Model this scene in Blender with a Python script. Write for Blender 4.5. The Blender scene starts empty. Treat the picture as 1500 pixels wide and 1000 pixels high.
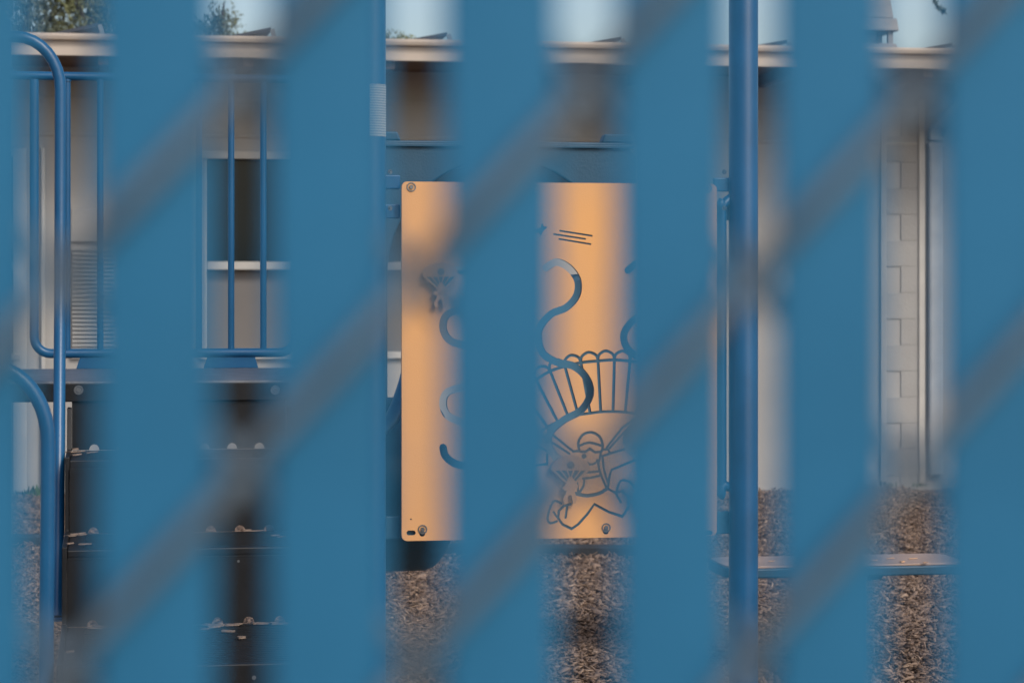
import bpy, bmesh, math, random
import numpy as np
from mathutils import Vector, Matrix
from mathutils.geometry import delaunay_2d_cdt

R = math.radians
random.seed(7)
scene = bpy.context.scene
col = scene.collection

# ------------------------------------------------------------------ camera
YAW = R(9.49)                 # the camera looks a little to the right of square-on
EYE = 1.45
FPX = 85 / 36 * 1500
HOR = 430                     # horizon row of the photograph (level camera, cropped low)
cam_d = bpy.data.cameras.new('camera')
cam = bpy.data.objects.new('camera', cam_d)
col.objects.link(cam)
scene.camera = cam
cam.location = (0, 0, EYE)
cam.rotation_euler = (R(90), 0, -YAW)
cam_d.sensor_width = 36
cam_d.lens = 85
cam_d.shift_y = -(500 - HOR) / 1500
cam_d.clip_start = 0.05
cam_d.clip_end = 2000
cam_d.dof.use_dof = True
cam_d.dof.focus_distance = 7.15
cam_d.dof.aperture_fstop = 7.4

# ------------------------------------------------------------------ light
SUN_EL, SUN_AZ = 40, 152       # degrees; azimuth clockwise from +Y: behind the camera, to the right
world = bpy.data.worlds.new('World')
scene.world = world
world.use_nodes = True
wn = world.node_tree.nodes
wl = world.node_tree.links
bg = wn['Background']
sky = wn.new('ShaderNodeTexSky')
sky.sky_type = 'NISHITA'
sky.sun_disc = False
sky.sun_elevation = R(SUN_EL)
sky.sun_rotation = R(SUN_AZ)
sky.air_density = 1.0
sky.dust_density = 3.0
sky.ozone_density = 1.0
wl.new(sky.outputs[0], bg.inputs[0])
bg.inputs[1].default_value = 0.115
sun_d = bpy.data.lights.new('sun', 'SUN')
sun = bpy.data.objects.new('sun', sun_d)
col.objects.link(sun)
sun_d.energy = 1.0
sun_d.angle = R(14)
sun_d.color = (1.0, 0.91, 0.80)
sdir = Vector((math.sin(R(SUN_AZ)) * math.cos(R(SUN_EL)), math.cos(R(SUN_AZ)) * math.cos(R(SUN_EL)), math.sin(R(SUN_EL))))
sun.rotation_euler = sdir.to_track_quat('Z', 'Y').to_euler()
sun.location = (6, -10, 12)
scene.view_settings.view_transform = 'Standard'
scene.view_settings.look = 'None'
scene.view_settings.exposure = 0.42
scene.view_settings.gamma = 1.0

# ------------------------------------------------------------------ helpers
def at(px, py, Y):
    """world point that stands on the vertical plane y = Y at a measured photo position"""
    u = (px - 750) / FPX
    s, c = math.sin(YAW), math.cos(YAW)
    d = Y / (c - u * s)
    return Vector((d * (s + u * c), Y, EYE - (py - HOR) * d / FPX))

def X_at(px, Y):
    return at(px, HOR, Y).x

def mat(name, colr, rough=0.6, var=0.0, scale=8.0, bump=0.0, bscale=60.0, metal=0.0, dark=None, spec=0.5, detail=4.0):
    m = bpy.data.materials.new(name)
    m.use_nodes = True
    nt = m.node_tree
    b = nt.nodes['Principled BSDF']
    b.inputs['Roughness'].default_value = rough
    b.inputs['Metallic'].default_value = metal
    b.inputs['Specular IOR Level'].default_value = spec
    c = (*colr, 1)
    tc = nt.nodes.new('ShaderNodeTexCoord')
    if var > 0:
        n = nt.nodes.new('ShaderNodeTexNoise')
        n.inputs['Scale'].default_value = scale
        n.inputs['Detail'].default_value = detail
        nt.links.new(tc.outputs['Object'], n.inputs['Vector'])
        r = nt.nodes.new('ShaderNodeValToRGB')
        d = dark if dark else tuple(x * (1 - var) for x in colr)
        h = tuple(min(1, x * (1 + var * 0.6)) for x in colr)
        r.color_ramp.elements[0].position = 0.3
        r.color_ramp.elements[1].position = 0.72
        r.color_ramp.elements[0].color = (*d, 1)
        r.color_ramp.elements[1].color = (*h, 1)
        nt.links.new(n.outputs['Fac'], r.inputs[0])
        nt.links.new(r.outputs[0], b.inputs['Base Color'])
    else:
        b.inputs['Base Color'].default_value = c
    if bump > 0:
        n2 = nt.nodes.new('ShaderNodeTexNoise')
        n2.inputs['Scale'].default_value = bscale
        n2.inputs['Detail'].default_value = 5
        nt.links.new(tc.outputs['Object'], n2.inputs['Vector'])
        bp = nt.nodes.new('ShaderNodeBump')
        bp.inputs['Strength'].default_value = bump
        bp.inputs['Distance'].default_value = 0.01
        nt.links.new(n2.outputs['Fac'], bp.inputs['Height'])
        nt.links.new(bp.outputs[0], b.inputs['Normal'])
    return m

class MB:
    """collects shapes into one mesh"""
    def __init__(s):
        s.v, s.f = [], []
    def add(s, vs, fs):
        o = len(s.v)
        s.v += [tuple(p) for p in vs]
        s.f += [tuple(i + o for i in q) for q in fs]
        return s
    def box(s, x0, x1, y0, y1, z0, z1):
        vs = [(x, y, z) for x in (x0, x1) for y in (y0, y1) for z in (z0, z1)]
        return s.add(vs, [(0, 1, 3, 2), (4, 6, 7, 5), (0, 4, 5, 1), (2, 3, 7, 6), (0, 2, 6, 4), (1, 5, 7, 3)])
    def tube(s, pts, r, n=14, cap=True):
        pts = [Vector(p) for p in pts]
        rs = r if isinstance(r, (list, tuple)) else [r] * len(pts)
        t0 = (pts[1] - pts[0]).normalized()
        a = t0.orthogonal().normalized()
        vs, k = [], len(pts)
        for i, p in enumerate(pts):
            if i == 0: t = t0
            elif i == k - 1: t = (pts[i] - pts[i - 1]).normalized()
            else: t = ((pts[i] - pts[i - 1]).normalized() + (pts[i + 1] - pts[i]).normalized()).normalized()
            a = (a - t * a.dot(t)).normalized()
            b = t.cross(a)
            for j in range(n):
                w = 2 * math.pi * j / n
                vs.append(p + (a * math.cos(w) + b * math.sin(w)) * rs[i])
        fs = [(i * n + j, i * n + (j + 1) % n, (i + 1) * n + (j + 1) % n, (i + 1) * n + j) for i in range(k - 1) for j in range(n)]
        if cap:
            fs += [tuple(range(n - 1, -1, -1)), tuple((k - 1) * n + j for j in range(n))]
        return s.add(vs, fs)
    def prism(s, poly, axis, a, b):
        """poly of 2D points extruded along axis ('x': poly is (y,z); 'y': (x,z); 'z': (x,y))"""
        def P(p, d):
            return {'x': (d, p[0], p[1]), 'y': (p[0], d, p[1]), 'z': (p[0], p[1], d)}[axis]
        n = len(poly)
        vs = [P(p, a) for p in poly] + [P(p, b) for p in poly]
        fs = [tuple(range(n)), tuple(range(2 * n - 1, n - 1, -1))] + [(i, n + i, n + (i + 1) % n, (i + 1) % n) for i in range(n)]
        return s.add(vs, fs)
    def lathe(s, c, axis, prof, n=24):
        """prof: list of (along, radius)"""
        c = Vector(c)
        ax = Vector(axis).normalized()
        a = ax.orthogonal().normalized()
        b = ax.cross(a)
        vs = [c + ax * h + (a * math.cos(2 * math.pi * j / n) + b * math.sin(2 * math.pi * j / n)) * r for h, r in prof for j in range(n)]
        k = len(prof)
        fs = [(i * n + j, i * n + (j + 1) % n, (i + 1) * n + (j + 1) % n, (i + 1) * n + j) for i in range(k - 1) for j in range(n)]
        fs += [tuple(range(n - 1, -1, -1)), tuple((k - 1) * n + j for j in range(n))]
        return s.add(vs, fs)
    def mesh(s, name, m, smooth=False):
        me = bpy.data.meshes.new(name)
        me.from_pydata(s.v, [], s.f)
        bm = bmesh.new(); bm.from_mesh(me)
        bmesh.ops.recalc_face_normals(bm, faces=bm.faces)
        bm.to_mesh(me); bm.free()
        if smooth:
            me.shade_smooth()
            me.set_sharp_from_angle(angle=R(38))
        if m: me.materials.append(m)
        return me
    def build(s, name, m, parent=None, smooth=False, bevel=0.0):
        o = bpy.data.objects.new(name, s.mesh(name, m, smooth))
        col.objects.link(o)
        if parent: o.parent = parent
        if bevel:
            md = o.modifiers.new('bevel', 'BEVEL')
            md.width = bevel; md.segments = 2; md.limit_method = 'ANGLE'; md.angle_limit = R(40)
        return o

def tag(o, label=None, cat=None, group=None, kind=None):
    if label: o['label'] = label
    if cat: o['category'] = cat
    if group: o['group'] = group
    if kind: o['kind'] = kind
    return o

def empty(name, loc=(0, 0, 0)):
    o = bpy.data.objects.new(name, None)
    o.empty_display_size = 0.2
    o.location = loc
    col.objects.link(o)
    return o

def link_copy(src_mesh, name, parent, loc=(0, 0, 0), rot=None):
    o = bpy.data.objects.new(name, src_mesh)
    col.objects.link(o)
    o.parent = parent
    o.location = loc
    if rot: o.rotation_euler = rot
    return o

def smooth_path(pts, n=8, closed=False):
    """Catmull-Rom through 2D or 3D points"""
    P = [Vector(p) for p in pts]
    if len(P) < 3: return P
    out = []
    k = len(P)
    rng = range(k) if closed else range(k - 1)
    for i in rng:
        p0 = P[(i - 1) % k] if closed else P[max(0, i - 1)]
        p1 = P[i % k]; p2 = P[(i + 1) % k]
        p3 = P[(i + 2) % k] if closed else P[min(k - 1, i + 2)]
        for j in range(n):
            t = j / n
            out.append(0.5 * ((2 * p1) + (p2 - p0) * t + (2 * p0 - 5 * p1 + 4 * p2 - p3) * t * t + (3 * p1 - p0 - 3 * p2 + p3) * t ** 3))
    if not closed: out.append(P[-1])
    return out

# ------------------------------------------------------------------ materials
M = {}
M['slat'] = mat('blue vinyl slat', (0.019, 0.151, 0.297), 0.6, 0.16, 9, 0.05, 200, spec=0.22)
M['wire'] = mat('galvanised wire', (0.100, 0.142, 0.182), 0.7, 0.2, 40, metal=0.0)
M['blue'] = mat('blue powder coat', (0.006, 0.094, 0.23), 0.33, 0.18, 6, 0.05, 90)
M['bluepl'] = mat('blue moulded plastic', (0.015, 0.082, 0.15), 0.5, 0.16, 5, 0.10, 120)
M['deck'] = mat('slate vinyl deck', (0.105, 0.12, 0.145), 0.5, 0.25, 14, 0.2, 120)
M['step'] = mat('dark vinyl steel', (0.009, 0.010, 0.012), 0.42, 0.3, 18, 0.05, 140, spec=0.35)
M['tan'] = mat('orange tan sheet plastic', (0.73, 0.37, 0.128), 0.36, 0.07, 1.6, 0.12, 420, dark=(0.60, 0.345, 0.185), detail=2.0)  # noise from dull to saturated orange paints in the panel's warm glow
M['tanedge'] = mat('token sheet plastic', (0.52, 0.30, 0.165), 0.5, 0.1, 8, 0.1, 300)
M['chute'] = mat('pale blue chute plastic', (0.075, 0.215, 0.33), 0.45, 0.15, 6)
M['core'] = mat('blue plastic core', (0.040, 0.115, 0.18), 0.30, 0.1, 10)
M['steel'] = mat('stainless bolt', (0.20, 0.21, 0.22), 0.35, 0.2, 80, metal=0.7)
M['wall'] = mat('pale painted wall', (0.40, 0.393, 0.38), 0.85, 0.12, 1.1, 0.15, 40)
M['trim'] = mat('off white trim', (0.52, 0.51, 0.48), 0.6, 0.08, 6)
M['fascia'] = mat('cream fascia board', (0.55, 0.485, 0.42), 0.7, 0.14, 3, 0.1, 30)
M['soffit'] = mat('brown soffit board', (0.13, 0.085, 0.062), 0.85, 0.2, 4)
M['pipe'] = mat('grey painted downspout', (0.43, 0.46, 0.49), 0.55, 0.1, 8)
M['block'] = mat('painted block', (0.345, 0.348, 0.345), 0.9, 0.05, 6, 0.3, 70)
M['blind'] = mat('grey roller blind', (0.17, 0.162, 0.158), 0.8, 0.06, 3)
M['roof'] = mat('grey membrane roof', (0.22, 0.21, 0.20), 0.9, 0.2, 2)
M['solar'] = mat('dark solar glass', (0.045, 0.055, 0.075), 0.3, 0.1, 3)
M['alu'] = mat('aluminium frame', (0.30, 0.31, 0.32), 0.45, 0.1, 6, metal=0.3)
M['vent'] = mat('weathered sheet metal', (0.26, 0.27, 0.285), 0.6, 0.2, 4)
M['timber'] = mat('dark edging', (0.030, 0.038, 0.048), 0.7, 0.3, 10, 0.3, 60)
M['bark'] = mat('grey brown bark', (0.10, 0.075, 0.055), 0.9, 0.3, 12, 0.5, 40)
M['leafa'] = mat('olive leaves', (0.15, 0.165, 0.075), 0.7, 0.4, 1.4)
M['leafb'] = mat('grey green leaves', (0.125, 0.145, 0.095), 0.7, 0.4, 1.6)
M['weed'] = mat('weed leaves', (0.05, 0.10, 0.035), 0.7, 0.3, 20)
M['benchtop'] = mat('tan bench top', (0.40, 0.29, 0.235), 0.45, 0.15, 9, 0.1, 100)
def glass():
    m = bpy.data.materials.new('dark window glass')
    m.use_nodes = True
    b = m.node_tree.nodes['Principled BSDF']
    b.inputs['Base Color'].default_value = (0.012, 0.02, 0.024, 1)
    b.inputs['Roughness'].default_value = 0.12
    b.inputs['Specular IOR Level'].default_value = 0.25
    return m
M['glass'] = glass()
def label_mat():
    m = bpy.data.materials.new('printed safety label')
    m.use_nodes = True
    nt = m.node_tree
    b = nt.nodes['Principled BSDF']
    tc = nt.nodes.new('ShaderNodeTexCoord')
    w = nt.nodes.new('ShaderNodeTexWave')
    w.wave_type = 'BANDS'; w.bands_direction = 'Z'
    w.inputs['Scale'].default_value = 42
    w.inputs['Distortion'].default_value = 0.0
    n = nt.nodes.new('ShaderNodeTexNoise'); n.inputs['Scale'].default_value = 220
    mx = nt.nodes.new('ShaderNodeMath'); mx.operation = 'MULTIPLY'
    r = nt.nodes.new('ShaderNodeValToRGB')
    r.color_ramp.elements[0].position = 0.12; r.color_ramp.elements[0].color = (0.46, 0.49, 0.49, 1)
    r.color_ramp.elements[1].position = 0.42; r.color_ramp.elements[1].color = (0.24, 0.29, 0.32, 1)
    nt.links.new(tc.outputs['Object'], w.inputs['Vector'])
    nt.links.new(tc.outputs['Object'], n.inputs['Vector'])
    nt.links.new(w.outputs['Fac'], mx.inputs[0]); nt.links.new(n.outputs['Fac'], mx.inputs[1])
    nt.links.new(mx.outputs[0], r.inputs[0]); nt.links.new(r.outputs[0], b.inputs['Base Color'])
    return m
M['label'] = label_mat()
def chip_mat(name, ground=False):
    m = bpy.data.materials.new(name)
    m.use_nodes = True
    nt = m.node_tree
    b = nt.nodes['Principled BSDF']
    b.inputs['Roughness'].default_value = 0.9
    b.inputs['Specular IOR Level'].default_value = 0.2
    r = nt.nodes.new('ShaderNodeValToRGB')
    cr = r.color_ramp
    cr.elements[0].position = 0.0; cr.elements[0].color = (0.060, 0.042, 0.034, 1)
    cr.elements[1].position = 1.0; cr.elements[1].color = (0.46, 0.335, 0.245, 1)
    e = cr.elements.new(0.45); e.color = (0.225, 0.163, 0.128, 1)
    e = cr.elements.new(0.75); e.color = (0.32, 0.232, 0.175, 1)
    if ground:
        tc = nt.nodes.new('ShaderNodeTexCoord')
        v = nt.nodes.new('ShaderNodeTexVoronoi'); v.inputs['Scale'].default_value = 42
        nt.links.new(tc.outputs['Object'], v.inputs['Vector'])
        s = nt.nodes.new('ShaderNodeSeparateColor')
        nt.links.new(v.outputs['Color'], s.inputs[0])
        nt.links.new(s.outputs[0], r.inputs[0])
        bp = nt.nodes.new('ShaderNodeBump'); bp.inputs['Strength'].default_value = 0.7; bp.inputs['Distance'].default_value = 0.02
        nt.links.new(v.outputs['Distance'], bp.inputs['Height'])
        nt.links.new(bp.outputs[0], b.inputs['Normal'])
    else:
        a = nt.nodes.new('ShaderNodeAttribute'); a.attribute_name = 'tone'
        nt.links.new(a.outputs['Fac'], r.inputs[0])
    nt.links.new(r.outputs[0], b.inputs['Base Color'])
    return m
M['chips'] = chip_mat('wood chips')
M['ground'] = chip_mat('chip covered ground', True)
M['chip1'] = mat('pale wood chip', (0.22, 0.165, 0.13), 0.9, 0.45, 60)

# ------------------------------------------------------------------ ground
rg = np.random.default_rng(3)
def gz(x, y):
    return 0.022 * np.sin(x * 1.3 + 0.4) * np.cos(y * 0.9) + 0.014 * np.sin(x * 3.1 + y * 2.3)
nx, ny = 70, 70
gx = np.concatenate([[-300, -80, -20], np.linspace(-7, 13, nx), [30, 90, 310]])
gy = np.concatenate([[-300, -60, -12], np.linspace(-3, 18.5, ny), [40, 120, 600]])
XX, YY = np.meshgrid(gx, gy, indexing='ij')
near = (XX > -8) & (XX < 14) & (YY > -4) & (YY < 19)
ZZ = np.where(near, gz(XX, YY), -0.01) - 0.03
vs = np.stack([XX, YY, ZZ], -1).reshape(-1, 3)
W = len(gy)
fs = [(i * W + j, (i + 1) * W + j, (i + 1) * W + j + 1, i * W + j + 1) for i in range(len(gx) - 1) for j in range(W - 1)]
gm = bpy.data.meshes.new('ground'); gm.from_pydata(vs.tolist(), [], fs); gm.materials.append(M['ground']); gm.shade_smooth()
go = bpy.data.objects.new('ground', gm); col.objects.link(go); tag(go, kind='structure')

def chips(n, x0, x1, y0, y1, lmin, lmax):
    x = rg.uniform(x0, x1, n); y = rg.uniform(y0, y1, n)
    L = rg.uniform(lmin, lmax, n) * rg.choice([1, 1, 0.6, 1.35], n); Wd = L * rg.uniform(0.16, 0.42, n); T = rg.uniform(0.002, 0.006, n)
    yaw = rg.uniform(0, 2 * np.pi, n); pit = rg.normal(0, 0.30, n); rol = rg.normal(0, 0.45, n)
    z = gz(x, y) - 0.03 + rg.uniform(0.002, 0.030, n)
    base = np.array([[-.5, -.35, -.5], [.5, -.5, -.5], [.42, .5, -.5], [-.5, .4, -.5], [-.5, -.35, .5], [.5, -.5, .5], [.42, .5, .5], [-.5, .4, .5]])
    P = base[None] * np.stack([L, Wd, T], -1)[:, None]
    P = P + rg.normal(0, 1, P.shape) * np.stack([L * .05, Wd * .1, T * .1], -1)[:, None]
    cy, sy = np.cos(yaw), np.sin(yaw); cp, sp = np.cos(pit), np.sin(pit); cr_, sr = np.cos(rol), np.sin(rol)
    # roll about long axis, pitch, yaw
    a = P[..., 0]; b = P[..., 1] * cr_[:, None] - P[..., 2] * sr[:, None]; c = P[..., 1] * sr[:, None] + P[..., 2] * cr_[:, None]
    a2 = a * cp[:, None] - c * sp[:, None]; c2 = a * sp[:, None] + c * cp[:, None]
    X = a2 * cy[:, None] - b * sy[:, None] + x[:, None]; Yv = a2 * sy[:, None] + b * cy[:, None] + y[:, None]; Z = c2 + z[:, None]
    tone = np.clip(rg.beta(2.4, 2.4, n), 0, 1)
    # ground shadow painted as a darker patch in the chip tone
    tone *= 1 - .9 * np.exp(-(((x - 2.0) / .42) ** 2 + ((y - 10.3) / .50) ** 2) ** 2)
    return np.stack([X, Yv, Z], -1), tone
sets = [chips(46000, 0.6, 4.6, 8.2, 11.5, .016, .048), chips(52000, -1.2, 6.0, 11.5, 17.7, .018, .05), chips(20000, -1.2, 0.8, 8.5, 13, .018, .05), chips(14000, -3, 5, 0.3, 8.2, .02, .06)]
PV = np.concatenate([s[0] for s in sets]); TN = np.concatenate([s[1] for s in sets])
nC = len(PV)
quad = np.array([[0, 3, 2, 1], [4, 5, 6, 7], [0, 1, 5, 4], [1, 2, 6, 5], [2, 3, 7, 6], [3, 0, 4, 7]])
F = (quad[None] + (np.arange(nC) * 8)[:, None, None]).reshape(-1)
cm = bpy.data.meshes.new('wood_chips')
cm.vertices.add(nC * 8); cm.vertices.foreach_set('co', PV.reshape(-1).astype(np.float32))
cm.loops.add(len(F)); cm.loops.foreach_set('vertex_index', F.astype(np.int32))
cm.polygons.add(nC * 6); cm.polygons.foreach_set('loop_start', (np.arange(nC * 6) * 4).astype(np.int32))
cm.update(calc_edges=True)
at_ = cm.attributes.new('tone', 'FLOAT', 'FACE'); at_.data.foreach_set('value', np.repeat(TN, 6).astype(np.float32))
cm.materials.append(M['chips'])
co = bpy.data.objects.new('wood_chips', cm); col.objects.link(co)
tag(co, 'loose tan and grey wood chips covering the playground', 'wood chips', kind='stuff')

# edging timbers on the chips, behind the play structure
def timber(p0, p1, label, w=0.09, h=0.04):
    a, b = Vector(p0), Vector(p1)
    d = (b - a); L = d.length
    m = MB()
    m.prism([(-w / 2, -0.04), (w / 2, -0.04), (w / 2, h - .015), (w / 2 - .015, h), (-w / 2 + .015, h), (-w / 2, h - .015)], 'x', 0, L)
    o = m.build('edging_timber', M['timber'])
    o.location = (a.x, a.y, 0); o.rotation_euler.z = math.atan2(d.y, d.x)
    tag(o, label, 'edging', 'edging timbers round the play area')
timber((-2.2, 14.75, 0), (1.1, 14.2, 0), 'dark edging timber on the wood chips beside the left stair rail')
timber((1.3, 13.7, 0), (3.25, 13.18, 0), 'dark edging timber seen under the orange activity panel')

# ------------------------------------------------------------------ school building
YB, YF = 17.8, 16.7
def fz(z): return EYE + (z - EYE) * YF / 17.1      # eave heights
bld = empty('school_building', (4, YB, 0))
tag(bld, 'pale single-storey school building with deep cream eave behind the playground', 'building')
def bpart(m, name, mt, parent=bld, smooth=False, bevel=0.0):
    """parts are written in world coordinates; shift to the building's base"""
    off = Vector((4, YB, 0))
    m.v = [tuple(Vector(p) - off) for p in m.v]
    return m.build(name, mt, parent, smooth, bevel)
# window openings (x0, x1, z0, z1)
wz0, wz1, wmid = 1.02, 2.44, 1.655
wins = [(X_at(298, YB), X_at(298, YB) + 0.98), (X_at(-180, YB), X_at(23, YB)), (X_at(548, YB), X_at(548, YB) + 0.98), (X_at(548, YB) + 2.3 - 0.98 + 0.0, X_at(548, YB) + 2.3)]
wins = wins[:3]
# wall built as vertical bays so that the window openings are real holes
xs = [-8.0] + sorted([v for w in wins for v in w]) + [15.0]
m = MB()
for i in range(len(xs) - 1):
    x0, x1 = xs[i], xs[i + 1]
    if any(abs(x0 - w[0]) < 1e-6 for w in wins):
        m.box(x0, x1, YB, YB + .2, -0.1, wz0); m.box(x0, x1, YB, YB + .2, wz1, 3.16)
    else:
        m.box(x0, x1, YB, YB + .2, -0.1, 3.16)
bpart(m, 'wall', M['wall'])
bpart(MB().box(-8, 15, YB + .6, YB + 7.8, 0, 3.1), 'inner_core', M['solar'])
for z, t in ((2.86, .018), (2.60, .012)):
    bpart(MB().box(-8, 15, YB - .012, YB - .001, z - t, z + t), 'wall_batten', M['wall'], bevel=.004)
bpart(MB().box(-8.3, 15.3, YF + .03, YB + 8, fz(3.195), fz(3.235)), 'roof', M['roof'])
bpart(MB().box(-8.3, 15.3, YF + .03, YB - .002, fz(3.13), fz(3.19)), 'soffit', M['soffit'])
for k in range(24):     # rafter tails under the eave
    x = -7.9 + k * .98
    bpart(MB().box(x, x + .07, YF + .05, YB - .01, fz(3.05), fz(3.128)), 'rafter', M['soffit'])
bpart(MB().box(-8.3, 15.3, YF, YF + .028, fz(3.105), fz(3.205)), 'fascia', M['fascia'], bevel=.004)
bpart(MB().prism([(YF - .055, fz(3.255)), (YF - .055, fz(3.235)), (YF - .045, fz(3.212)), (YF - .002, fz(3.206)), (YF - .002, fz(3.255))], 'x', -8.3, 15.3), 'gutter', M['fascia'], bevel=.004)
# windows
for (x0, x1) in wins:
    w = bpart(MB().box(x0, x1, YB + .10, YB + .12, wmid, wz1), 'window', M['glass'])
    def sub(m, name, mt, bv=.006):
        o = bpart(m, name, mt, w, bevel=bv); return o
    sub(MB().box(x0, x1, YB + .13, YB + .14, wz0, wmid), 'blind', M['blind'], 0)
    sub(MB().box(x0, x0 + .022, YB + .03, YB + .098, wz0, wz1), 'frame', M['trim'])
    sub(MB().box(x1 - .022, x1, YB + .03, YB + .098, wz0, wz1), 'frame', M['trim'])
    sub(MB().box(x0 - .03, x1 + .03, YB - .02, YB + .0, wz1 - .005, wz1 + .05), 'head_trim', M['trim'])
    sub(MB().box(x0 + .024, x1 - .024, YB + .04, YB + .096, wmid - .03, wmid + .03), 'meeting_rail', M['trim'])
    sub(MB().box(x0 - .03, x1 + .03, YB - .04, YB + .098, wz0 - .05, wz0 - .002), 'sill', M['trim'])
# louvred ventilator to the left of the near window
lx0, lx1 = X_at(104, YB), X_at(172, YB)
lv = bpart(MB().box(lx0, lx1, YB - .03, YB - .002, .98, 2.08), 'ventilator', M['wall'])
bpart(MB().box(lx0 + .0, lx1, YB - .06, YB - .032, 1.82, 2.06), 'cover_panel', M['block'], lv, bevel=.006)
sl = MB().prism([(YB - .062, 0), (YB - .058, 0), (YB - .034, .024), (YB - .038, .024)], 'x', lx0 + .01, lx1 - .01)
sl.v = [tuple(Vector(p) - Vector((4, YB, 0))) for p in sl.v]
slm = sl.mesh('slat', M['block'])
for k in range(25):
    link_copy(slm, 'slat', lv, (0, 0, 1.04 + k * .03))
for px, wd, dy in ((28, .10, .03), (63, .03, .045)):
    x = X_at(px, YB)
    bpart(MB().box(x - wd / 2, x + wd / 2, YB - dy, YB - .002, .02, 2.5), 'pilaster', M['trim'], bevel=.008)
# toothed block pier on the right, downspout and conduit
bx0, bx1 = X_at(1297, YB), X_at(1346, YB)
tooth = bx0 + .12
zc = 0.0
k = 0
z314 = at(1310, 314, YB).z
ch = .2
zstart = z314 - ch * math.floor((z314 + .1) / ch)
z = zstart - .2
while z < 2.9:
    long = ((round((z314 - z) / ch)) % 2 == 0)
    a = bx0 if long else tooth
    bpart(MB().box(a, bx1, YB - .010, YB - .002, z + .0006, z + ch - .0006), 'block', M['block'], bevel=.002)
    z += ch
bpart(MB().box(bx0 - .05, bx0 - .004, YB - .03, YB - .002, 0, 3.05), 'pilaster', M['wall'], bevel=.005)
cx = X_at(1353, YB - .06)
bpart(MB().box(cx - .026, cx + .026, YB - .028, YB - .002, 0, 2.93), 'conduit', M['trim'], bevel=.008)
dx = X_at(1374, YB - .08)
bpart(MB().box(dx - .058, dx + .058, YB - .06, YB - .003, 0.05, 2.62), 'downspout', M['pipe'], bevel=.02)
bpart(MB().prism([(YB - .06, 2.625), (YB - .004, 2.625), (YB - .004, 2.70), (YF + .06, 3.06), (YF - .04, 3.06), (YF - .04, 3.0), (YB - .06, 2.72)], 'x', dx - .05, dx + .05), 'downspout_elbow', M['pipe'], bevel=.01)
bpart(MB().box(dx - .065, dx + .065, YB - .064, YB - .0045, 2.58, 2.605), 'strap', M['pipe'])
# tilted solar panels on the flat roof
RZ = fz(3.235)
spx = [(402, 43), (660, 50), (915, 57), (1158, 61), (1400, 66), (150, 36)]
desc = ['behind the second baluster pair', 'above the middle post', 'above the orange panel', 'just right of the tall round post', 'right of the roof ventilator', 'above the left end of the railing']
for (px, py), d in zip(spx, desc):
    p = at(px, py, YB - .2)
    s = empty('solar_panel', (p.x, YB - .2, RZ))
    H = p.z - RZ
    t = MB().prism([(-.62, .03), (-.02, H - .012), (-.02, H + .012), (-.63, .055)], 'y', 0, 1.5)
    t.build('panel', M['solar'], s)
    fr = MB().prism([(-.60, 0), (.06, 0), (.0, H - .0), (-.03, H - .01), (.02, .025), (-.52, .025)], 'y', -.03, -.004)
    fr.build('support_frame', M['alu'], s)
    MB().box(-.03, .0, 1.3, 1.33, 0, H - .02).build('support_leg', M['alu'], s)
    tag(s, 'low tilted dark solar panel on the flat roof ' + d, 'solar panel', 'solar panels along the roof edge')
# roof ventilator
vp = at(1297, 70, YB + .6)
v = empty('roof_ventilator', (vp.x - .12, YB + .7, 3.385))
tag(v, 'grey tapered metal ventilator hood standing on legs on the roof', 'roof ventilator')
sc = 1 / 193.0
def frust(m, z0, r0, z1, r1):
    vs = [(a * r0, b * r0, z0) for a, b in ((-1, -1), (1, -1), (1, 1), (-1, 1))] + [(a * r1, b * r1, z1) for a, b in ((-1, -1), (1, -1), (1, 1), (-1, 1))]
    m.add(vs, [(3, 2, 1, 0), (4, 5, 6, 7)] + [(i, (i + 1) % 4, 4 + (i + 1) % 4, 4 + i) for i in range(4)])
m = MB(); frust(m, .135, .20, .235, .185); m.build('hood_skirt', M['vent'], v, bevel=.006)
m = MB(); frust(m, .238, .165, .62, .115); m.build('hood', M['vent'], v, bevel=.006)
m = MB(); frust(m, RZ - 3.385, .2, -.001, .2); m.build('curb', M['vent'], v)
m = MB(); frust(m, .0, .19, .035, .18); m.build('base', M['vent'], v, bevel=.006)
for a in (-1, 1):
    for b in (-1, 1):
        MB().box(a * .14 - .02, a * .14 + .02, b * .14 - .02, b * .14 + .02, .036, .134).build('leg', M['vent'], v)
MB().lathe((0, 0, .036), (0, 0, 1), [(0, .07), (.098, .07)], 16).build('pipe', M['vent'], v, True)

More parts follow.
